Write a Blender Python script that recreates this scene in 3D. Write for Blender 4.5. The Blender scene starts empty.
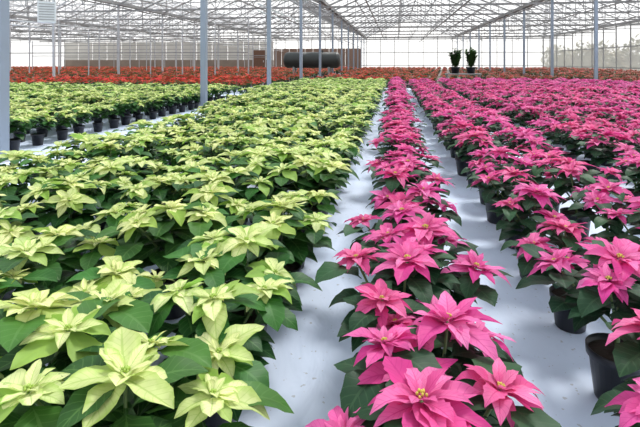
import bpy, math, random
import numpy as np
from mathutils import Matrix, Vector, Euler
C = bpy.context.scene.collection
R = math.radians
# ---------------------------------------------------------------- camera model
F = 480.0; HZ = 62.0; TH = math.atan(75/480.0); CH = 1.0
ct, st_ = math.cos(TH), math.sin(TH)
def proj(X, Y, Z):
    xc = X*ct + Y*st_; yc = -X*st_ + Y*ct
    if yc < 0.05: return None
    return 320+F*xc/yc, HZ+F*(CH-Z)/yc, yc
def at(px, yc):
    xc = (px-320)/F*yc
    return xc*ct-yc*st_, xc*st_+yc*ct
# ---------------------------------------------------------------- materials
def nt(name):
    m = bpy.data.materials.new(name); m.use_nodes = True
    t = m.node_tree; t.nodes.clear()
    return m, t, t.nodes, t.links
def mth(N, L, op, a, b=None, clamp=False):
    n = N.new('ShaderNodeMath'); n.operation = op; n.use_clamp = clamp
    for i, v in enumerate((a, b)):
        if v is None: continue
        if isinstance(v, (int, float)): n.inputs[i].default_value = v
        else: L.new(v, n.inputs[i])
    return n.outputs[0]
def mixc(N, L, fac, a, b, mode='MIX'):
    n = N.new('ShaderNodeMix'); n.data_type = 'RGBA'; n.blend_type = mode
    for i, v in ((0, fac), (6, a), (7, b)):
        if isinstance(v, (int, float)): n.inputs[i].default_value = v
        elif isinstance(v, tuple): n.inputs[i].default_value = v+(1,)
        else: L.new(v, n.inputs[i])
    return n.outputs[2]
def leaf_mat(name, ca, cb, cv, vein=.5, trans=.22, rough=.45, ctip=None, lat=8, bump=.35, edge=None, spec=.3):
    m, t, N, L = nt(name)
    at_ = {}
    for k in ('lu', 'lv', 'tone'):
        a = N.new('ShaderNodeAttribute'); a.attribute_name = k; at_[k] = a.outputs['Fac']
    av = mth(N, L, 'ABSOLUTE', at_['lv'])
    col = mixc(N, L, at_['tone'], ca, cb)
    if ctip:
        col = mixc(N, L, mth(N, L, 'MULTIPLY', mth(N, L, 'SUBTRACT', .8, at_['lu']), .7, True), col, ctip)
    tc = N.new('ShaderNodeTexCoord')
    if edge:
        n2 = N.new('ShaderNodeTexNoise'); n2.inputs['Scale'].default_value = 35; n2.inputs['Detail'].default_value = 3
        L.new(tc.outputs['Object'], n2.inputs['Vector'])
        e = mth(N, L, 'ADD', mth(N, L, 'MULTIPLY', av, .9), mth(N, L, 'MULTIPLY', n2.outputs['Fac'], 1.4))
        e = mth(N, L, 'MULTIPLY', mth(N, L, 'SUBTRACT', e, 1.22), 2.2, True)
        col = mixc(N, L, mth(N, L, 'MULTIPLY', e, .75), col, edge)
    mid = mth(N, L, 'LESS_THAN', av, .07)
    fr = mth(N, L, 'FRACT', mth(N, L, 'SUBTRACT', mth(N, L, 'MULTIPLY', at_['lu'], lat), mth(N, L, 'MULTIPLY', av, 1.6)))
    ltv = mth(N, L, 'MULTIPLY', mth(N, L, 'LESS_THAN', fr, .14), .6)
    vm = mth(N, L, 'MAXIMUM', mid, ltv)
    col = mixc(N, L, mth(N, L, 'MULTIPLY', vm, vein), col, cv)
    oi = N.new('ShaderNodeObjectInfo')
    hs = N.new('ShaderNodeHueSaturation')
    L.new(mth(N, L, 'ADD', mth(N, L, 'MULTIPLY', oi.outputs['Random'], .02), .49), hs.inputs['Hue'])
    nz = N.new('ShaderNodeTexNoise'); nz.inputs['Scale'].default_value = 14
    L.new(tc.outputs['Object'], nz.inputs['Vector'])
    L.new(mth(N, L, 'ADD', mth(N, L, 'MULTIPLY', nz.outputs['Fac'], .7), .65), hs.inputs['Value'])
    L.new(col, hs.inputs['Color'])
    bp = N.new('ShaderNodeBump'); bp.inputs['Strength'].default_value = bump; bp.inputs['Distance'].default_value = .003
    L.new(mth(N, L, 'SUBTRACT', 1.0, fr), bp.inputs['Height'])
    p = N.new('ShaderNodeBsdfPrincipled'); p.inputs['Roughness'].default_value = rough
    p.inputs['Specular IOR Level'].default_value = spec
    L.new(hs.outputs[0], p.inputs['Base Color']); L.new(bp.outputs[0], p.inputs['Normal'])
    tr = N.new('ShaderNodeBsdfTranslucent'); L.new(hs.outputs[0], tr.inputs['Color'])
    mx = N.new('ShaderNodeMixShader'); mx.inputs[0].default_value = trans
    L.new(p.outputs[0], mx.inputs[1]); L.new(tr.outputs[0], mx.inputs[2])
    o = N.new('ShaderNodeOutputMaterial'); L.new(mx.outputs[0], o.inputs[0])
    return m
def plain(name, c, rough=.6, metal=0, nscale=20, var=.25, bump=.0):
    m, t, N, L = nt(name)
    tc = N.new('ShaderNodeTexCoord'); nz = N.new('ShaderNodeTexNoise'); nz.inputs['Scale'].default_value = nscale
    L.new(tc.outputs['Object'], nz.inputs['Vector'])
    col = mixc(N, L, mth(N, L, 'MULTIPLY', nz.outputs['Fac'], var), c, tuple(x*.45 for x in c))
    p = N.new('ShaderNodeBsdfPrincipled'); p.inputs['Roughness'].default_value = rough; p.inputs['Metallic'].default_value = metal
    L.new(col, p.inputs['Base Color'])
    if bump:
        b = N.new('ShaderNodeBump'); b.inputs['Strength'].default_value = bump; b.inputs['Distance'].default_value = .01
        L.new(nz.outputs['Fac'], b.inputs['Height']); L.new(b.outputs[0], p.inputs['Normal'])
    o = N.new('ShaderNodeOutputMaterial'); L.new(p.outputs[0], o.inputs[0])
    return m
M = {}
M['pink'] = leaf_mat('pink_bract', (.72, .06, .28), (.92, .27, .53), (.56, .025, .20), .55, .36, .52, (.60, .035, .20), spec=.22, bump=.6)
M['pinkleaf'] = leaf_mat('dark_green_leaf', (.012, .042, .019), (.028, .085, .032), (.05, .11, .05), .5, .14, .5, spec=.2)
M['cream'] = leaf_mat('cream_bract', (.90, .92, .46), (.27, .46, .07), (.36, .54, .10), .55, .35, .52, None, 8, .6, (.35, .52, .09), spec=.22)
M['creamleaf'] = leaf_mat('green_leaf', (.014, .064, .014), (.05, .165, .024), (.10, .22, .06), .5, .17, .48, spec=.24)
M['red'] = leaf_mat('red_bract', (.64, .055, .03), (.30, .035, .035), (.4, .03, .02), .2, .2, .6)
M['redleaf'] = leaf_mat('red_plant_leaf', (.055, .12, .025), (.045, .085, .025), (.08, .12, .05), .3, .1, .6, spec=.1)
M['shrub'] = leaf_mat('shrub_leaf', (.03, .085, .025), (.07, .165, .035), (.08, .14, .05), .3, .2, .5)
M['hedge'] = leaf_mat('hedge_leaf', (.13, .14, .07), (.24, .19, .11), (.12, .14, .08), .3, .1, .6)
M['pot'] = plain('black_plastic', (.010, .011, .017), .4)
M['soil'] = plain('potting_soil', (.045, .03, .02), .95, 0, 60, .8, .6)
M['stem'] = plain('green_stem', (.10, .16, .05), .6)
M['bead'] = plain('yellow_buds', (.60, .50, .08), .5)
M['beadg'] = plain('green_buds', (.35, .50, .08), .5)
M['post'] = plain('painted_grey_steel', (.27, .32, .39), .45, .25, 3, .3)
M['galv'] = plain('galvanised_steel', (.50, .51, .53), .45, .2, 4, .5)
M['truss'] = plain('grey_truss_steel', (.33, .33, .33), .6, .1, .5, 1.0)
M['white'] = plain('white_metal', (.70, .72, .73), .5, 0, 5, .25)
M['tank'] = plain('black_tank', (.02, .025, .024), .45, 0, 2, .4)
M['brown'] = plain('brown_wood', (.15, .075, .045), .7, 0, 3, .4)
M['tan'] = plain('tan_boards', (.26, .17, .13), .8, 0, .6, .7)
M['panel'] = plain('pale_wall_panels', (.66, .64, .59), .7, 0, .35, .5)
M['base'] = plain('brown_wall_base', (.30, .23, .18), .8, 0, .7, .8)
M['bench'] = plain('grey_bench', (.25, .26, .26), .6)
def sheet_mat():
    m, t, N, L = nt('pale_blue_white_ground_sheet')
    tc = N.new('ShaderNodeTexCoord')
    n1 = N.new('ShaderNodeTexNoise'); n1.inputs['Scale'].default_value = 1.6; n1.inputs['Detail'].default_value = 6
    n2 = N.new('ShaderNodeTexNoise'); n2.inputs['Scale'].default_value = 7; n2.inputs['Detail'].default_value = 3; n2.inputs['Distortion'].default_value = .8
    mp = N.new('ShaderNodeMapping'); mp.inputs['Scale'].default_value = (1, .45, 1)
    L.new(tc.outputs['Object'], mp.inputs[0])
    L.new(tc.outputs['Object'], n1.inputs[0]); L.new(mp.outputs[0], n2.inputs[0])
    col = mixc(N, L, n1.outputs['Fac'], (.70, .78, .93), (.50, .60, .78))
    sp = N.new('ShaderNodeTexNoise'); sp.inputs['Scale'].default_value = 45; L.new(tc.outputs['Object'], sp.inputs[0])
    dirt = mth(N, L, 'MULTIPLY', mth(N, L, 'GREATER_THAN', sp.outputs['Fac'], .69), .5)
    col = mixc(N, L, dirt, col, (.25, .24, .22))
    sx = N.new('ShaderNodeSeparateXYZ'); L.new(tc.outputs['Object'], sx.inputs[0])
    far = mth(N, L, 'GREATER_THAN', sx.outputs['Y'], 18.6)
    col = mixc(N, L, mth(N, L, 'MULTIPLY', far, .95), col, (.12, .075, .05))
    b = N.new('ShaderNodeBump'); b.inputs['Strength'].default_value = .4; b.inputs['Distance'].default_value = .03
    L.new(n2.outputs['Fac'], b.inputs['Height'])
    p = N.new('ShaderNodeBsdfPrincipled'); p.inputs['Roughness'].default_value = .65
    L.new(col, p.inputs['Base Color']); L.new(b.outputs[0], p.inputs['Normal'])
    o = N.new('ShaderNodeOutputMaterial'); L.new(p.outputs[0], o.inputs[0])
    return m
def glaze_mat(name, transp, c):
    m, t, N, L = nt(name)
    tc = N.new('ShaderNodeTexCoord'); nz = N.new('ShaderNodeTexNoise'); nz.inputs['Scale'].default_value = .35; nz.inputs['Detail'].default_value = 5
    L.new(tc.outputs['Object'], nz.inputs[0])
    col = mixc(N, L, nz.outputs['Fac'], c, tuple(x*.75 for x in c))
    tr = N.new('ShaderNodeBsdfTransparent')
    tl = N.new('ShaderNodeBsdfTranslucent'); L.new(col, tl.inputs[0])
    df = N.new('ShaderNodeBsdfDiffuse'); L.new(col, df.inputs[0])
    a = N.new('ShaderNodeMixShader'); a.inputs[0].default_value = .25
    L.new(tl.outputs[0], a.inputs[1]); L.new(df.outputs[0], a.inputs[2])
    b = N.new('ShaderNodeMixShader'); b.inputs[0].default_value = transp
    L.new(a.outputs[0], b.inputs[1]); L.new(tr.outputs[0], b.inputs[2])
    o = N.new('ShaderNodeOutputMaterial'); L.new(b.outputs[0], o.inputs[0])
    return m
M['floor'] = sheet_mat()
M['roof'] = glaze_mat('milky_roof_film', .76, (.96, .96, .97))
M['wall'] = glaze_mat('milky_wall_film', .62, (.90, .89, .85))
# ---------------------------------------------------------------- mesh accumulators
def ico():
    import bmesh
    bm = bmesh.new(); bmesh.ops.create_icosphere(bm, subdivisions=1, radius=1)
    bm.verts.ensure_lookup_table()
    v = np.array([x.co[:] for x in bm.verts]); f = [tuple(q.index for q in p.verts) for p in bm.faces]
    bm.free(); return v, f
ICV, ICF = ico()
class Acc:
    def __init__(s): s.V = []; s.Fc = []; s.lu = []; s.lv = []; s.tn = []; s.mi = []; s.n = 0
    def add(s, V, Fs, lu=None, lv=None, tone=0, mi=0):
        V = np.asarray(V, float); k = len(V)
        s.V.append(V); s.Fc += [tuple(i+s.n for i in f) for f in Fs]
        s.lu.append(np.zeros(k) if lu is None else lu); s.lv.append(np.zeros(k) if lv is None else lv)
        s.tn.append(np.full(k, float(tone))); s.mi += [mi]*len(Fs); s.n += k
    def box(s, c, d, mi=0, rz=0):
        x, y, z = d[0]/2, d[1]/2, d[2]/2
        V = np.array([(a*x, b*y, e*z) for a in (-1, 1) for b in (-1, 1) for e in (-1, 1)])
        if rz:
            q = np.array(Matrix.Rotation(rz, 3, 'Z')); V = V@q.T
        s.add(V+np.array(c), [(0, 1, 3, 2), (4, 6, 7, 5), (0, 4, 5, 1), (2, 3, 7, 6), (0, 2, 6, 4), (1, 5, 7, 3)], mi=mi)
    def beam(s, p, q, w, h=None, mi=0):
        h = h or w; p = Vector(p); q = Vector(q); d = (q-p).normalized()
        up = Vector((0, 0, 1)) if abs(d.z) < .95 else Vector((0, 1, 0))
        a = d.cross(up).normalized()*w/2; b = a.cross(d).normalized()*h/2
        V = [e+i*a+j*b for e in (p, q) for i, j in ((-1, -1), (1, -1), (1, 1), (-1, 1))]
        s.add([v[:] for v in V], [(0, 1, 2, 3), (7, 6, 5, 4), (0, 4, 5, 1), (1, 5, 6, 2), (2, 6, 7, 3), (3, 7, 4, 0)], mi=mi)
    def tube(s, p, q, r0, r1, n=8, mi=0, cap=True):
        p = Vector(p); q = Vector(q); d = (q-p).normalized()
        up = Vector((0, 0, 1)) if abs(d.z) < .95 else Vector((0, 1, 0))
        a = d.cross(up).normalized(); b = a.cross(d).normalized(); V = []
        for e, r in ((p, r0), (q, r1)):
            for i in range(n):
                t = 2*math.pi*i/n; V.append((e+a*math.cos(t)*r+b*math.sin(t)*r)[:])
        Fs = [(i, (i+1) % n, n+(i+1) % n, n+i) for i in range(n)]
        if cap: Fs += [tuple(range(n))[::-1], tuple(range(n, 2*n))]
        s.add(V, Fs, mi=mi)
    def lathe(s, prof, n=24, c=(0, 0, 0), axis='Z', mi=0):
        V = []
        for r, z in prof:
            for i in range(n):
                t = 2*math.pi*i/n
                if axis == 'Z': V.append((c[0]+r*math.cos(t), c[1]+r*math.sin(t), c[2]+z))
                else: V.append((c[0]+z, c[1]+r*math.cos(t), c[2]+r*math.sin(t)))
        Fs = [(k*n+i, k*n+(i+1) % n, (k+1)*n+(i+1) % n, (k+1)*n+i) for k in range(len(prof)-1) for i in range(n)]
        s.add(V, Fs, mi=mi)
    def mesh(s, name, mats, smooth=True):
        me = bpy.data.meshes.new(name)
        V = np.concatenate(s.V)
        me.from_pydata(V.tolist(), [], s.Fc)
        for k, d in (('lu', s.lu), ('lv', s.lv), ('tone', s.tn)):
            a = me.attributes.new(k, 'FLOAT', 'POINT'); a.data.foreach_set('value', np.concatenate(d).astype(np.float32))
        for m in mats: me.materials.append(m)
        me.polygons.foreach_set('material_index', s.mi)
        me.polygons.foreach_set('use_smooth', [smooth]*len(s.Fc))
        me.update(); return me
def leaf_geo(Ln, W, elev, droop, fold, lobe, ns, nc, wave, ph, pet, rnd_=0, side=0):
    V = []; lu = []; lv = []; x = z = 0.
    for i in range(ns+1):
        t = i/ns
        if pet and t < pet: w = .035*W
        else:
            u = (t-pet)/(1-pet) if pet else t
            if rnd_: w = W/2*max(.0, u**.75*(1-u)**.9)/.325
            else: w = W/2*max(.0, u**.75*(1-u)**1.05)/.295
            if 0 < i < ns and lobe: w *= 1+lobe*(1 if i % 2 else -1)
        w = max(w, .0006)
        ang = elev-droop*t**1.5
        for j in range(nc+1):
            v = -1+2*j/nc
            V.append((x, v*w+side*Ln*t*t, z+fold*abs(v)*w+wave*w*abs(v)*math.sin(t*9+ph+(1.7 if v > 0 else 0)))); lu.append(t); lv.append(v)
        x += math.cos(ang)*Ln/ns; z += math.sin(ang)*Ln/ns
    Fs = [(i*(nc+1)+j, (i+1)*(nc+1)+j, (i+1)*(nc+1)+j+1, i*(nc+1)+j+1) for i in range(ns) for j in range(nc)]
    return np.array(V), Fs, np.array(lu), np.array(lv)
def addleaf(acc, Mx, az, off, zoff, tone, geo, mi=0):
    V, Fs, lu, lv = geo
    m = np.array(Mx@Matrix.Translation((0, 0, zoff))@Matrix.Rotation(az, 4, 'Z')@Matrix.Translation((off, 0, 0)))
    acc.add(V@m[:3, :3].T+m[:3, 3], Fs, lu, lv, tone, mi)
LOD = {0: (9, 4), 1: (5, 2), 2: (2, 2), 3: (2, 1)}
def add_head(acc, Mx, kind, r, lod, rg, mi=0):
    ns, nc = LOD[lod]
    pink = kind != 'cream'
    a0 = rg.random()*6.28
    if pink: rings = [(8, 1.0, 10, 40, .41), (7, .78, 22, 42, .41), (5, .45, 42, 35, .42)]
    else: rings = [(6, 1.24, 4, 30, .50), (6, .92, 14, 32, .50), (5, .50, 36, 30, .48)]
    if lod == 2: rings = rings[:2]
    if lod == 3: rings = [(6, 1.0, 8, 26, .5)]
    for ri, (n, s, el, dr, wr) in enumerate(rings):
        for k in range(n):
            az = a0+ri*.6+2*math.pi*(k+rg.uniform(-.36, .36))/n
            Ln = r*s*rg.uniform(.66, 1.16)
            if pink: tone = min(1, max(0, (.2 if ri == 0 else .55)+rg.uniform(-.35, .5)))
            else: tone = rg.choice([.1, .4, .7, .9, 1.0]) if ri == 0 else (rg.choice([0, 0, .1, .2, .45]) if ri == 1 else rg.uniform(0, .2))
            g = leaf_geo(Ln, Ln*wr*rg.uniform(.85, 1.15), R(el+rg.uniform(-14, 14)), R(dr+rg.uniform(-22, 34)), rg.uniform(.05, .5),
                         .10 if (pink and lod == 0 and rg.random() < .45) else (.03 if lod == 0 else 0), ns, nc, .18 if lod < 2 else 0, rg.random()*6, 0, not pink, rg.uniform(-.12, .12))
            addleaf(acc, Mx, az, r*.04, -.008+ri*.004, tone, g, mi)
def plant_parts(kind, seed, lod):
    rg = random.Random(seed)
    pink = kind != 'cream'
    heads = []
    if pink:
        top = .405
        heads.append((Vector((rg.uniform(-.03, .03), rg.uniform(-.03, .03), top)), rg.random()*6, R(rg.uniform(0, 14)), rg.uniform(.112, .135)))
        n = rg.choice([3, 4, 4]); a0 = rg.random()*6
        for k in range(n):
            a = a0+2*math.pi*(k+rg.uniform(-.22, .22))/n; rr = rg.uniform(.115, .165)
            heads.append((Vector((rr*math.cos(a), rr*math.sin(a), top-rg.uniform(.01, .10))), a, R(rg.uniform(4, 28)), rg.uniform(.08, .11)))
    else:
        top = .385
        n = rg.choice([4, 5, 5]); a0 = rg.random()*6
        heads.append((Vector((0, 0, top)), rg.random()*6, R(rg.uniform(0, 12)), rg.uniform(.092, .112)))
        for k in range(n-1):
            a = a0+2*math.pi*(k+rg.uniform(-.25, .25))/(n-1); rr = rg.uniform(.12, .165)
            heads.append((Vector((rr*math.cos(a), rr*math.sin(a), top-rg.uniform(.0, .075))), a, R(rg.uniform(2, 24)), rg.uniform(.075, .10)))
    fol = Acc(); ns, nc = LOD[lod]
    for hi, (p, a, tl, r) in enumerate(heads):
        nl = 8 if lod < 2 else 4
        b0 = rg.random()*6
        for k in range(nl):
            az = b0+2.4*k
            dz = -.016-.014*k
            Ln = rg.uniform(.11, .15) if pink else rg.uniform(.12, .165)
            base = Matrix.Translation(p.lerp(Vector((0, 0, p.z)), .06*k)+Vector((0, 0, dz)))
            g = leaf_geo(Ln, Ln*rg.uniform(.48, .6), R(rg.uniform(-2, 20)), R(rg.uniform(20, 75)), rg.uniform(.1, .35), .05 if lod == 0 else 0, ns, nc, .10 if lod < 2 else 0, rg.random()*6, .14 if lod < 2 else 0, 1, rg.uniform(-.1, .1))
            addleaf(fol, base, az, .008, 0, rg.random()*(1 if k < 2 else .4), g)
    for k in range((12 if pink else 17) if lod < 2 else 6):
        az = 2.4*k+rg.random(); z = rg.uniform(.20, .29) if pink else rg.uniform(.18, .29)
        Ln = rg.uniform(.13, .165) if pink else rg.uniform(.14, .19)
        g = leaf_geo(Ln, Ln*.52, R(rg.uniform(0, 25)), R(rg.uniform(45, 85)), .2, .05 if lod == 0 else 0, ns, nc, .08, rg.random()*6, .16 if lod < 2 else 0, 1)
        addleaf(fol, Matrix.Translation((0, 0, z)), az, .02, 0, rg.random()*.3, g)
    return heads, fol
def head_matrix(p, a, tl):
    return Matrix.Translation(p)@Matrix.Rotation(a, 4, 'Z')@Matrix.Rotation(tl, 4, 'Y')@Matrix.Rotation(-a, 4, 'Z')
potA = Acc(); potA.lathe([(0, 0), (.055, 0), (.058, .004), (.072, .118), (.079, .120), (.080, .142), (.0765, .143), (.074, .122), (.071, .119)], 28)
POT = potA.mesh('pot', [M['pot']])
soA = Acc(); soA.lathe([(.0725, .126), (.05, .131), (0.001, .134)], 20); SOIL = soA.mesh('soil', [M['soil']])
LF = {'pink': 'pinkleaf', 'cream': 'creamleaf', 'red': 'redleaf'}
T0 = {}; T1 = {}
for kind in ('pink', 'cream'):
    hv = []; cv = []
    for v in range(9):
        a = Acc(); add_head(a, Matrix.Identity(4), kind, .1, 0, random.Random(50+v)); hv.append(a.mesh('flower_head', [M[kind]]))
        a = Acc(); rg = random.Random(v); sz = .0021 if kind == 'pink' else .0028
        for k in range(9):
            an = 2.4*k; rr = .0028*math.sqrt(k); a.add(ICV*np.array([sz, sz, sz*1.4])+np.array([rr*math.cos(an), rr*math.sin(an), .008-.0004*k]), ICF)
        cv.append(a.mesh('flower_center', [M['bead' if kind == 'pink' else 'beadg']]))
    T0[kind] = []; T1[kind] = []
    for v in range(9):
        heads, fol = plant_parts(kind, 100+v, 0)
        stA = Acc()
        stA.tube((0, 0, .12), (0, 0, .19), .007, .006, 8)
        for p, a, tl, r in heads: stA.tube((0, 0, .18), (p.x, p.y, p.z-.006), .0045, .003, 6)
        T0[kind].append((heads, fol.mesh('foliage', [M[LF[kind]]]), stA.mesh('stem', [M['stem']]), hv, cv))
        heads, fol = plant_parts(kind, 200+v, 1)
        b = Acc(); rg = random.Random(v)
        for p, a, tl, r in heads: add_head(b, head_matrix(p, a, tl), kind, r, 1, rg)
        T1[kind].append((b.mesh('bracts', [M[kind]]), fol.mesh('foliage', [M[LF[kind]]])))
def child(name, me, root, mx=None):
    o = bpy.data.objects.new(name, me); C.objects.link(o); o.parent = root
    if mx is not None: o.matrix_basis = mx
    return o
def tag(o, label=None, cat=None, group=None, kind=None):
    if label: o['label'] = label
    if cat: o['category'] = cat
    if group: o['group'] = group
    if kind: o['kind'] = kind
    return o
def empty(name, loc, rz=0, s=1):
    o = bpy.data.objects.new(name, None); C.objects.link(o); o.location = loc; o.rotation_euler = (0, 0, rz); o.scale = (s, s, s)
    o.empty_display_size = .1
    return o
def obj(name, acc, mat, parent=None, smooth=False):
    mats = mat if isinstance(mat, list) else [mat]
    o = bpy.data.objects.new(name, acc.mesh(name, mats, smooth)); C.objects.link(o)
    if parent: o.parent = parent
    return o
def plant(kind, x, y, full, rg, s):
    root = empty(kind+'_poinsettia', (x, y, 0), rg.random()*6.28, s)
    v = rg.randrange(9)
    child('pot', POT, root)
    if full:
        heads, fol, stm, hv, cv = T0[kind][v]
        child('soil', SOIL, root); child('stem', stm, root); child('foliage', fol, root)
        for i, (p, a, tl, r) in enumerate(heads):
            mx = head_matrix(p, a, tl)@Matrix.Rotation(i*1.3, 4, 'Z')@Matrix.Scale(r/.1, 4)
            k = (v*2+i) % 9
            h = child('flower_head', hv[k], root, mx); child('flower_center', cv[k], h)
    else:
        br, fol = T1[kind][v]
        child('foliage', fol, root); child('bracts', br, root)
    return root
ONES = ['', 'first', 'second', 'third', 'fourth', 'fifth', 'sixth', 'seventh', 'eighth', 'ninth', 'tenth', 'eleventh', 'twelfth', 'thirteenth', 'fourteenth', 'fifteenth', 'sixteenth', 'seventeenth', 'eighteenth', 'nineteenth', 'twentieth']
def ordw(n):
    if n <= 20: return ONES[n]
    tens = {2: 'twenty', 3: 'thirty', 4: 'forty', 5: 'fifty'}
    te = {3: 'thirtieth', 4: 'fortieth', 5: 'fiftieth'}
    return te[n//10] if n % 10 == 0 else tens[n//10]+'-'+ONES[n % 10]
def vis(X, Y, z=.3, rad=.22):
    p = proj(X, Y, z)
    if not p or p[2] < .3: return False
    m = rad*F/p[2]
    return -m < p[0] < 640+m and p[1]-m < 427
rnd = random.Random(21)
spots = []
def column(kind, X, y0, y1, dy, zone, cname, jx=.035, zig=0):
    k = 0; i = 0; y = y0
    while y < y1:
        xx = X+rnd.uniform(-jx, jx)+(zig if i % 2 else -zig); yy = y+rnd.uniform(-.04, .04)
        if vis(xx, yy):
            k += 1; spots.append((kind, xx, yy, zone, cname, k))
        y += dy; i += 1
for k, (xx, yy) in enumerate(((.10, .60), (.045, .86), (.095, 1.12))):
    spots.append(('pink', xx, yy, 'middle', 'row', k+1))
k = 3; y = 1.38; i = 0
while y < 18:
    spots.append(('pink', .06+(.035 if i % 2 else -.035)+rnd.uniform(-.02, .02), y+rnd.uniform(-.03, .03), 'middle', 'row', k+1))
    k += 1; i += 1; y += .295
for k in range(22):
    X = .635+.39*k+(.20 if k >= 2 else 0)
    if abs(X-7.7) < .25: continue
    column('pink', X, .29+(.2 if k % 2 else 0), 17.5, .41, 'right', '%s column right of the right aisle' % ordw(k+1), .025)
for k in range(5):
    column('cream', -.48-.38*k, .46+(.19 if k % 2 else 0), 18, .375, 'left', '%s column left of the left aisle' % ordw(k+1), .025)
column('cream', -2.38, 2.7, 18, .38, 'left', 'sixth column left of the left aisle')
for k in range(18):
    X = -4.22-.42*k
    column('cream', X, 4.0+(.2 if k % 2 else 0), 12.2, .39, 'beyond', '%s column beyond the grey posts' % ordw(k+1))
for k in range(2):
    column('cream', -2.78-.40*k, (7.0 if k == 0 else 10.0)+(.2 if k % 2 else 0), 17.6, .42, 'left', '%s column left of the left aisle' % ordw(k+7))
TX = {'middle': 'pink poinsettia, %s from the front in the narrow row between aisles',
      'right': 'pink poinsettia, %s from the front in the %s',
      'left': 'cream poinsettia, %s from the front in the %s',
      'beyond': 'cream poinsettia, %s from the front in the %s'}
FARL = {'middle': 'small pink poinsettia toward the far end of the narrow middle row',
        'right': 'small pink poinsettia in the distant part of the right bed',
        'left': 'small cream poinsettia in the distant part of the left bed',
        'beyond': 'small cream poinsettia in the left bed beyond the grey posts'}
GR = {'middle': 'pink poinsettias in the narrow middle row', 'right': 'pink poinsettias in the right bed',
      'left': 'cream poinsettias in the near left bed', 'beyond': 'cream poinsettias beyond the grey posts'}
rest = {'pink': [], 'cream': []}
for kind in ('pink', 'cream'):
    L_ = sorted([s for s in spots if s[0] == kind], key=lambda s: s[1]**2+s[2]**2)
    for i, (kd, x, y, zone, cname, k) in enumerate(L_):
        s = rnd.uniform(.88, 1.1)
        if zone == 'middle' and y < 3: s = rnd.uniform(.98, 1.08)
        if i >= 300: rest[kind].append((x, y, s)); continue
        d = math.hypot(x, y)
        o = plant(kd, x, y, d < 4.2, rnd, s)
        if d < 6.5 and k < 30:
            lab = TX[zone] % ordw(k) if zone == 'middle' else TX[zone] % (ordw(k), cname)
            g = GR[zone]
        else: lab = FARL[zone]; g = 'distant '+GR[zone]
        tag(o, lab, 'potted plant', g)
# ---- low detail templates for stuff
def low_template(kind, seed, lod=2):
    heads, fol = plant_parts(kind, seed, lod)
    if kind == 'red': heads = heads[:4]
    b = Acc(); rg = random.Random(seed)
    for p, a, tl, r in heads: add_head(b, head_matrix(p, a, tl), kind, r*1.05, lod, rg)
    acc = Acc()
    for src, mi in ((b, 0), (fol, 1)):
        V = np.concatenate(src.V)
        n0 = acc.n; acc.V.append(V); acc.Fc += [tuple(i+n0 for i in f) for f in src.Fc]
        acc.lu += src.lu; acc.lv += src.lv; acc.tn += src.tn; acc.mi += [mi]*len(src.Fc); acc.n += len(V)
    acc.tube((0, 0, 0), (0, 0, .14), .055, .078, 8, 2)
    acc.tube((0, 0, .12), (0, 0, .30), .012, .022, 4, 1)
    for p, a, tl, r in heads: acc.tube((0, 0, .22), (p.x, p.y, p.z), .006, .004, 3, 1, False)
    return acc
def scatter(name, pts, temps, mats, label, tonef=None):
    big = Acc(); rg = random.Random(3)
    pre = [(np.concatenate(t.V), t.Fc, np.concatenate(t.lu), np.concatenate(t.lv), np.concatenate(t.tn), t.mi) for t in temps]
    for x, y, s in pts:
        V, Fs, lu, lv, tn, mi = pre[rg.randrange(len(pre))]
        a = rg.random()*6.28; c, d = math.cos(a)*s, math.sin(a)*s
        W = np.empty_like(V); W[:, 0] = V[:, 0]*c-V[:, 1]*d+x; W[:, 1] = V[:, 0]*d+V[:, 1]*c+y; W[:, 2] = V[:, 2]*s
        n0 = big.n; big.V.append(W); big.Fc += [tuple([i+n0 for i in f]) for f in Fs]; big.mi += mi
        big.lu.append(lu); big.lv.append(lv); big.tn.append(np.full(len(V), tonef(x, y, rg)) if tonef else tn); big.n += len(V)
    o = bpy.data.objects.new(name, big.mesh(name, mats)); C.objects.link(o)
    tag(o, label, 'potted plants', kind='stuff')
for kind, lab in (('pink', 'dense pink poinsettias filling the farthest end of the right bed'), ('cream', 'dense cream poinsettias filling the farthest end of the left beds')):
    if rest[kind]:
        scatter('distant_'+kind+'_poinsettias', rest[kind], [low_template(kind, 300+i) for i in range(4)], [M[kind], M[LF[kind]], M['pot']], lab)
# ---- building lines
XL = [-50.55, -38.9, -27.25, -15.6, -3.95, 7.7, 19.35]; BW = 11.65
YE = 67.4; Y0 = -4.0; GZ = 4.4; RZ = 6.9
TK = at(312, 30); BN = at(463, 21)
FRM = ((24.0, -22, -7.5, 'nearest'), (36.0, -30, -9.5, 'middle'), (48.0, -36, -12.5, 'farthest'))
def free(x, y):
    if x < -49.8 or x > 18.7: return False
    for px in XL:
        if abs(x-px) < .4: return False
    if abs(x-TK[0]) < 2.3 and abs(y-TK[1]) < .9: return False
    if abs(x-BN[0]) < 1.2 and abs(y-BN[1]) < .75: return False
    for fy, a, b, _ in FRM:
        if a-.4 < x < b+.4 and abs(y-fy) < .45: return False
    return True
reds = []
y = 13.2
while y < 58:
    sp = .42 if y < 24 else .58
    x = -.9*y-2
    while x < .62*y+1:
        gap = (y % 6.6) < (1.4 if y < 30 else 2.0)
        if (y > 18.5 or x < -4.4) and not gap and free(x, y) and rnd.random() < .92:
            xx, yy = x+rnd.uniform(-.08, .08), y+rnd.uniform(-.08, .08)
            if vis(xx, yy): reds.append((xx, yy, rnd.uniform(.78, 1.02)*(1 if y < 24 else 1.1)))
        x += sp
    y += sp
reds.sort(key=lambda q: q[0]**2+q[1]**2)
def tf(x, y, rg): return min(1, max(0, (.7 if x > 3 else (.2 if x < 0 else .35))+rg.uniform(-.3, .3)))
RT = []
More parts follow.
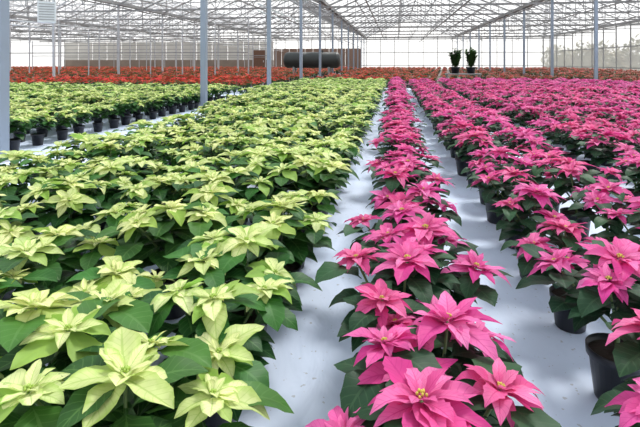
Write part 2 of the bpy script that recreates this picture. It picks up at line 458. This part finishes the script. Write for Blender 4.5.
for i, tn in enumerate((.05, .35, .75)):
    t = low_template('red', 400+i); t.tn = [np.full(len(np.concatenate(t.tn)), tn)]
    RT.append(t.mesh('red_poinsettia', [M['red'], M['redleaf'], M['pot']]))
for x, y, s in reds[:300]:
    o = bpy.data.objects.new('red_poinsettia', RT[2 if x > 3 else rnd.randrange(2)]); C.objects.link(o)
    o.location = (x, y, 0); o.rotation_euler = (0, 0, rnd.random()*6.28); o.scale = (s, s, s)
    if x < -4: tag(o, 'tiny red poinsettia in the red strip behind the left cream bed', 'potted plant', 'red poinsettias behind the left bed')
    else: tag(o, 'tiny red poinsettia in the band just behind the near beds', 'potted plant', 'red poinsettias behind the near beds')
scatter('distant_red_poinsettias', reds[300:], [low_template('red', 410+i, 3) for i in range(3)], [M['red'], M['redleaf'], M['pot']], 'wide band of red poinsettias reaching the far wall', tf)
# ---------------------------------------------------------------- building
a = Acc(); a.add([(-50.6, Y0, 0), (19.4, Y0, 0), (19.4, YE, 0), (-50.6, YE, 0)], [(0, 1, 2, 3)])
tag(obj('floor', a, M['floor']), kind='structure')
a = Acc()
for x0 in XL[:-1]:
    xm = x0+BW/2
    a.add([(x0, Y0, GZ), (xm, Y0, RZ), (xm, YE, RZ), (x0, YE, GZ)], [(0, 1, 2, 3)])
    a.add([(xm, Y0, RZ), (x0+BW, Y0, GZ), (x0+BW, YE, GZ), (xm, YE, RZ)], [(0, 1, 2, 3)])
tag(obj('ceiling', a, M['roof']), kind='structure')
a = Acc(); a.add([(-50.55, YE, 0), (19.35, YE, 0), (19.35, YE, GZ), (-50.55, YE, GZ)], [(0, 1, 2, 3)])
for x0 in XL[:-1]: a.add([(x0, YE, GZ), (x0+BW, YE, GZ), (x0+BW/2, YE, RZ)], [(0, 1, 2)])
tag(obj('wall_back', a, M['wall']), kind='structure')
a = Acc(); a.add([(19.37, Y0, 0), (19.37, YE, 0), (19.37, YE, GZ), (19.37, Y0, GZ)], [(0, 1, 2, 3)])
tag(obj('wall_right', a, M['wall']), kind='structure')
a = Acc(); a.add([(-50.57, Y0, 0), (-50.57, YE, 0), (-50.57, YE, GZ), (-50.57, Y0, GZ)], [(0, 1, 2, 3)])
tag(obj('wall_left', a, M['wall']), kind='structure')
# wall frames
a = Acc()
x = XL[0]
while x < XL[-1]+.1:
    a.beam((x, YE-.06, 0), (x, YE-.06, GZ), .08); x += BW/6
for z in (.5, 2.3, 4.35): a.beam((XL[0], YE-.06, z), (XL[-1], YE-.06, z), .06, .09)
tag(obj('trim_1', a, M['truss']), kind='structure')
a = Acc(); y = Y0
while y < YE:
    a.beam((19.28, y, 0), (19.28, y, GZ), .08); y += 2.625
for z in (.5, 2.3, 4.3): a.beam((19.28, Y0, z), (19.28, YE, z), .06, .09)
tag(obj('trim_2', a, M['truss']), kind='structure')
# boarding and pale panels along the back wall
X2 = at(362, 67)[0]; XT = at(268, 66)[0]
a = Acc(); xx = XT
while xx < X2-.4:
    wd = min(1.15, X2-xx); a.box((xx+wd/2, YE-.14, 1.45), (wd-.05, .05, 2.9)); xx += wd
tag(obj('trim_20', a, M['tan']), kind='structure')
a = Acc(); xx = XL[0]
while xx < XT-.5:
    wd = min(2.4, XT-xx); a.box((xx+wd/2, YE-.14, 2.0), (wd-.09, .05, 4.0)); xx += wd
tag(obj('trim_21', a, M['panel']), kind='structure')
a = Acc(); a.box(((XL[0]+XT)/2, YE-.20, .65), (XT-XL[0], .05, 1.3)); tag(obj('trim_23', a, M['base']), kind='structure')
# glazing bars
a = Acc(); y = Y0
while y < YE:
    for x0 in XL[:-1]:
        xm = x0+BW/2
        a.beam((x0, y, GZ-.03), (xm, y, RZ-.03), .03); a.beam((xm, y, RZ-.03), (x0+BW, y, GZ-.03), .03)
    y += 1.3125
for x0 in XL[:-1]:
    for f in (.25, .5, .75, 1.0):
        for sx in (1, -1):
            xx = x0+BW/2-sx*BW/2*(1-f)
            zz = GZ+(RZ-GZ)*f-.08
            a.beam((xx, Y0, zz), (xx, YE, zz), .055)
tag(obj('trim_3', a, M['galv']), kind='structure')
# gutters
for i, x0 in enumerate(XL):
    a = Acc(); a.box((x0, (Y0+YE)/2, GZ-.08), (.26, YE-Y0, .18)); a.box((x0, (Y0+YE)/2, GZ-.28), (.06, YE-Y0, .06))
    tag(obj('trim_%d' % (4+i), a, M['truss']), kind='structure')
# longitudinal tie rods and diagonal wind braces under the roof
a = Acc(); rg = random.Random(11)
for bi, x0 in enumerate(XL[:-1]):
    for f, z in (((.3, 3.98), (.7, 3.98)) if bi % 2 else ((.22, 3.98), (.62, 3.75))):
        a.beam((x0+BW*f, Y0, z), (x0+BW*f, YE-.2, z), .06)
    for q in range(6):
        ya = 4.3+10.5*q
        xm = x0+BW/2
        a.beam((x0, ya, GZ-.1), (xm, ya+5.25, RZ-.2), .03); a.beam((x0+BW, ya, GZ-.1), (xm, ya+5.25, RZ-.2), .03)
tag(obj('trim_22', a, M['truss']), kind='structure')
# trusses
ty = 4.3-5.25; n = 0
while ty < YE-.5:
    a = Acc(); main = (round((ty-4.3)/2.625) % 2 == 0)
    for x0 in XL[:-1]:
        xm = x0+BW/2; zc = 3.92 if main else 4.12
        if main:
            a.beam((x0, ty, zc), (x0+BW, ty, zc), .07, .10)
            a.beam((x0, ty, zc-.30), (x0+BW, ty, zc-.30), .035)
        a.beam((x0, ty, GZ-.12), (xm, ty, RZ-.16), .055, .075); a.beam((xm, ty, RZ-.16), (x0+BW, ty, GZ-.12), .055, .075)
        if main:
            nn = 8
            pts = [x0+BW*f/nn for f in range(1, nn)]
            tz = lambda x: GZ-.12+(RZ-GZ-.04)*(1-abs(x-xm)/(BW/2))
            for j, px in enumerate(pts):
                a.beam((px, ty, zc-.30), (px, ty, tz(px)), .035)
                nx = pts[j+1] if j < nn-2 else None
                if nx is None: continue
                if j < nn/2-1: a.beam((px, ty, tz(px)), (nx, ty, zc), .03)
                else: a.beam((px, ty, zc), (nx, ty, tz(nx)), .03)
    n += 1
    tag(obj('roof_truss', a, M['truss']), ('grey lattice roof truss' if main else 'slender grey roof rafter pair')+' spanning all bays, %s from the front' % ordw(n), 'roof truss', 'roof trusses')
    ty += 2.625
# posts
RN = {3: ('row left of the walkway', 'pale thin'), 4: ('row beside the left walkway', 'blue-grey'), 5: ('row at the right', 'blue-grey'), 2: ('farthest left row', 'pale thin')}
for ri in (2, 3, 4, 5):
    k = 0
    for j in range(13):
        y = 4.3+5.25*j
        if y > YE-.3 or not vis(XL[ri], y, 1.5, .3): continue
        k += 1; w = .115 if ri > 3 else .09
        root = empty('support_post', (XL[ri], y, 0))
        tag(root, '%s roof post, %s from the front, %s' % (RN[ri][1], ordw(k), RN[ri][0]), 'post', 'steel roof posts')
        a = Acc(); a.box((0, 0, GZ/2-.07), (w, w, GZ-.17)); obj('shaft', a, M['post'] if ri > 3 else M['galv'], root)
        a = Acc(); a.box((0, 0, .006), (w*2, w*2, .012)); obj('base_plate', a, M['galv'], root)
        for s in (-1, 1):
            a = Acc(); a.beam((0, 0, GZ-1.0), (s*.9, 0, 3.93), .04); obj('brace', a, M['galv'], root)
# heating pipes on the post rows
for ri, nm in ((4, 'left walkway'), (3, 'far left bay')):
    root = empty('heating_pipes', (XL[ri]-.12, 0, 0))
    tag(root, 'pair of thin pale heating pipes running along the posts of the %s' % nm, 'pipes')
    for z, r in ((2.75, .03), (2.55, .02)):
        a = Acc(); a.tube((0, 14, z), (0, 66.8, z), r, r, 8); obj('pipe', a, M['white'], root, True)
for j, (yy, x0, x1, nm) in enumerate(FRM):
    root = empty('irrigation_frame', (0, yy, 0)); tag(root, nm+' pale pipe frame with thin uprights over the left red plants', 'pipe frame')
    for z in (1.5, 2.35):
        a = Acc(); a.tube((x0, 0, z), (x1, 0, z), .028, .028, 6); obj('rail', a, M['truss'], root)
    nn = 9
    for i in range(nn):
        a = Acc(); xx = x0+(x1-x0)*i/(nn-1); a.tube((xx, 0, 0), (xx, 0, 2.75+.3*(i % 3)), .035, .035, 6); obj('upright', a, M['galv'], root)
# black tank
X, Y = TK
root = empty('storage_tank', (X, Y, 0)); tag(root, 'long black horizontal cylindrical tank on legs near the back left', 'tank')
a = Acc(); a.lathe([(0, -1.78), (.3, -1.76), (.45, -1.68), (.5, -1.55), (.5, -.6), (.515, -.58), (.515, -.52), (.5, -.5), (.5, .5), (.515, .52), (.515, .58), (.5, .6), (.5, 1.55), (.45, 1.68), (.3, 1.76), (0, 1.78)], 28, (0, 0, 1.12), 'X')
obj('tank_body', a, M['tank'], root, True)
for s in (-1, 1):
    a = Acc(); a.box((s*1.1, 0, .62), (.12, .85, .16)); a.box((s*1.1, -.35, .3), (.1, .1, .6)); a.box((s*1.1, .35, .3), (.1, .1, .6)); obj('cradle', a, M['bench'], root)
a = Acc(); a.tube((.6, 0, 1.6), (.6, 0, 1.72), .12, .12, 16); obj('hatch', a, M['tank'], root)
# brown door
X, Y = at(252, 66); a = Acc(); a.box((X, YE-.28, 1.35), (1.9, .08, 2.7)); d = obj('door_1', a, M['brown']); tag(d, kind='structure')
a = Acc(); a.box((X+.7, YE-.35, 1.1), (.06, .06, .25)); obj('door_handle', a, M['white'], d)
# bench with two shrubs
X, Y = BN
root = empty('display_bench', (X, Y, 0)); tag(root, 'small grey bench carrying two dark green shrubs beyond pink plants', 'bench')
a = Acc(); a.box((0, 0, .48), (1.5, .6, .05)); obj('bench_top', a, M['bench'], root)
for sx in (-1, 1):
    for sy in (-1, 1):
        a = Acc(); a.box((sx*.68, sy*.24, .228), (.05, .05, .455)); obj('leg', a, M['bench'], root)
for j, dx in enumerate((-.33, .33)):
    r2 = empty('potted_shrub', (X+dx, Y, .505)); rg = random.Random(j+5)
    tag(r2, ('left' if j == 0 else 'right')+' one of two upright dark green shrubs in black tubs on the bench', 'potted shrub', 'shrubs on the bench')
    a = Acc(); a.lathe([(0, 0), (.15, 0), (.2, .24), (.215, .24), (.215, .28), (.19, .28), (.185, .25), (0, .25)], 20); obj('tub', a, M['pot'], r2, True)
    a = Acc(); b = Acc()
    for q in range(20):
        an = rg.random()*6.28; ln = rg.uniform(.42, .82) if q else .86; sp = rg.uniform(.08, .26) if q else .02
        tip = Vector((sp*math.cos(an), sp*math.sin(an), .26+ln*.92)); base = Vector((.03*math.cos(an), .03*math.sin(an), .24))
        a.tube(base, tip, .010, .005, 6)
        for k in range(55):
            f = rg.uniform(.1, 1.02); pp = base.lerp(tip, f)
            g = leaf_geo(rg.uniform(.10, .17), .09, R(rg.uniform(0, 50)), R(50), .2, 0, 3, 2, 0, 0, 0)
            addleaf(b, Matrix.Translation(pp), rg.random()*6.28, 0, 0, rg.random(), g)
    obj('stem', a, M['stem'], r2); obj('foliage', b, M['shrub'], r2, True)
# hanging heater, upper left
X, Y = at(47, 15)
root = empty('unit_heater', (X, Y, 2.55), .62); tag(root, 'white louvred unit heater hanging at the upper left', 'heater')
a = Acc(); a.box((0, 0, 0), (.50, .40, .64)); obj('housing', a, M['white'], root)
a = Acc()
for k in range(7): a.box((0, -.208, -.24+.08*k), (.42, .018, .018))
obj('louvre', a, M['truss'], root)
for s in (-1, 1):
    a = Acc(); a.tube((s*.22, 0, .32), (s*.22, 0, 1.38), .012, .012, 6); obj('hanger_rod', a, M['galv'], root)
# muted hedge outside the glazing
def hedge(name, x0, x1, y0, y1, h, n, label, seed):
    rg = random.Random(seed); a = Acc(); ph = rg.random()*6
    for k in range(n):
        x = rg.uniform(x0, x1); y = rg.uniform(y0, y1); q = (x+y)
        top = h*(.65+.25*math.sin(q*.45+ph)+.12*math.sin(q*1.7))
        g = leaf_geo(rg.uniform(.5, .8), .4, R(rg.uniform(-20, 70)), R(30), .2, 0, 2, 2, 0, 0, 0)
        addleaf(a, Matrix.Translation((x, y, rg.uniform(0, max(.3, top)))), rg.random()*6.28, 0, 0, rg.random(), g)
    tag(obj(name, a, M['hedge'], None, True), label, 'hedge', kind='stuff')
hedge('hedge', 22, 24.5, 20, 78, 3.4, 6500, 'blurred brownish hedge outside the right glass wall', 1)
# ---------------------------------------------------------------- light, world, camera
w = bpy.data.worlds.new('World'); bpy.context.scene.world = w; w.use_nodes = True
N = w.node_tree.nodes; L = w.node_tree.links; bg = N['Background']
tc = N.new('ShaderNodeTexCoord'); sx = N.new('ShaderNodeSeparateXYZ'); L.new(tc.outputs['Generated'], sx.inputs[0])
cr = N.new('ShaderNodeValToRGB'); L.new(sx.outputs['Z'], cr.inputs[0])
cr.color_ramp.elements[0].color = (.97, .96, .95, 1); cr.color_ramp.elements[1].color = (.88, .94, 1, 1); cr.color_ramp.elements[1].position = .5
L.new(cr.outputs[0], bg.inputs[0]); bg.inputs[1].default_value = 1.45
s = bpy.data.lights.new('sun', 'SUN'); s.energy = 4.9; s.angle = R(15); s.color = (1, .98, .94)
so = bpy.data.objects.new('sun', s); C.objects.link(so); so.rotation_euler = (R(-30), R(20), 0)
cam = bpy.data.cameras.new('camera'); co = bpy.data.objects.new('camera', cam); C.objects.link(co)
cam.sensor_width = 36; cam.lens = 27; cam.shift_y = -(213.5-HZ)/640; cam.clip_start = .05; cam.clip_end = 300
co.location = (0, 0, CH); co.rotation_euler = (R(90), 0, TH)
bpy.context.scene.camera = co
bpy.context.scene.view_settings.view_transform = 'Standard'
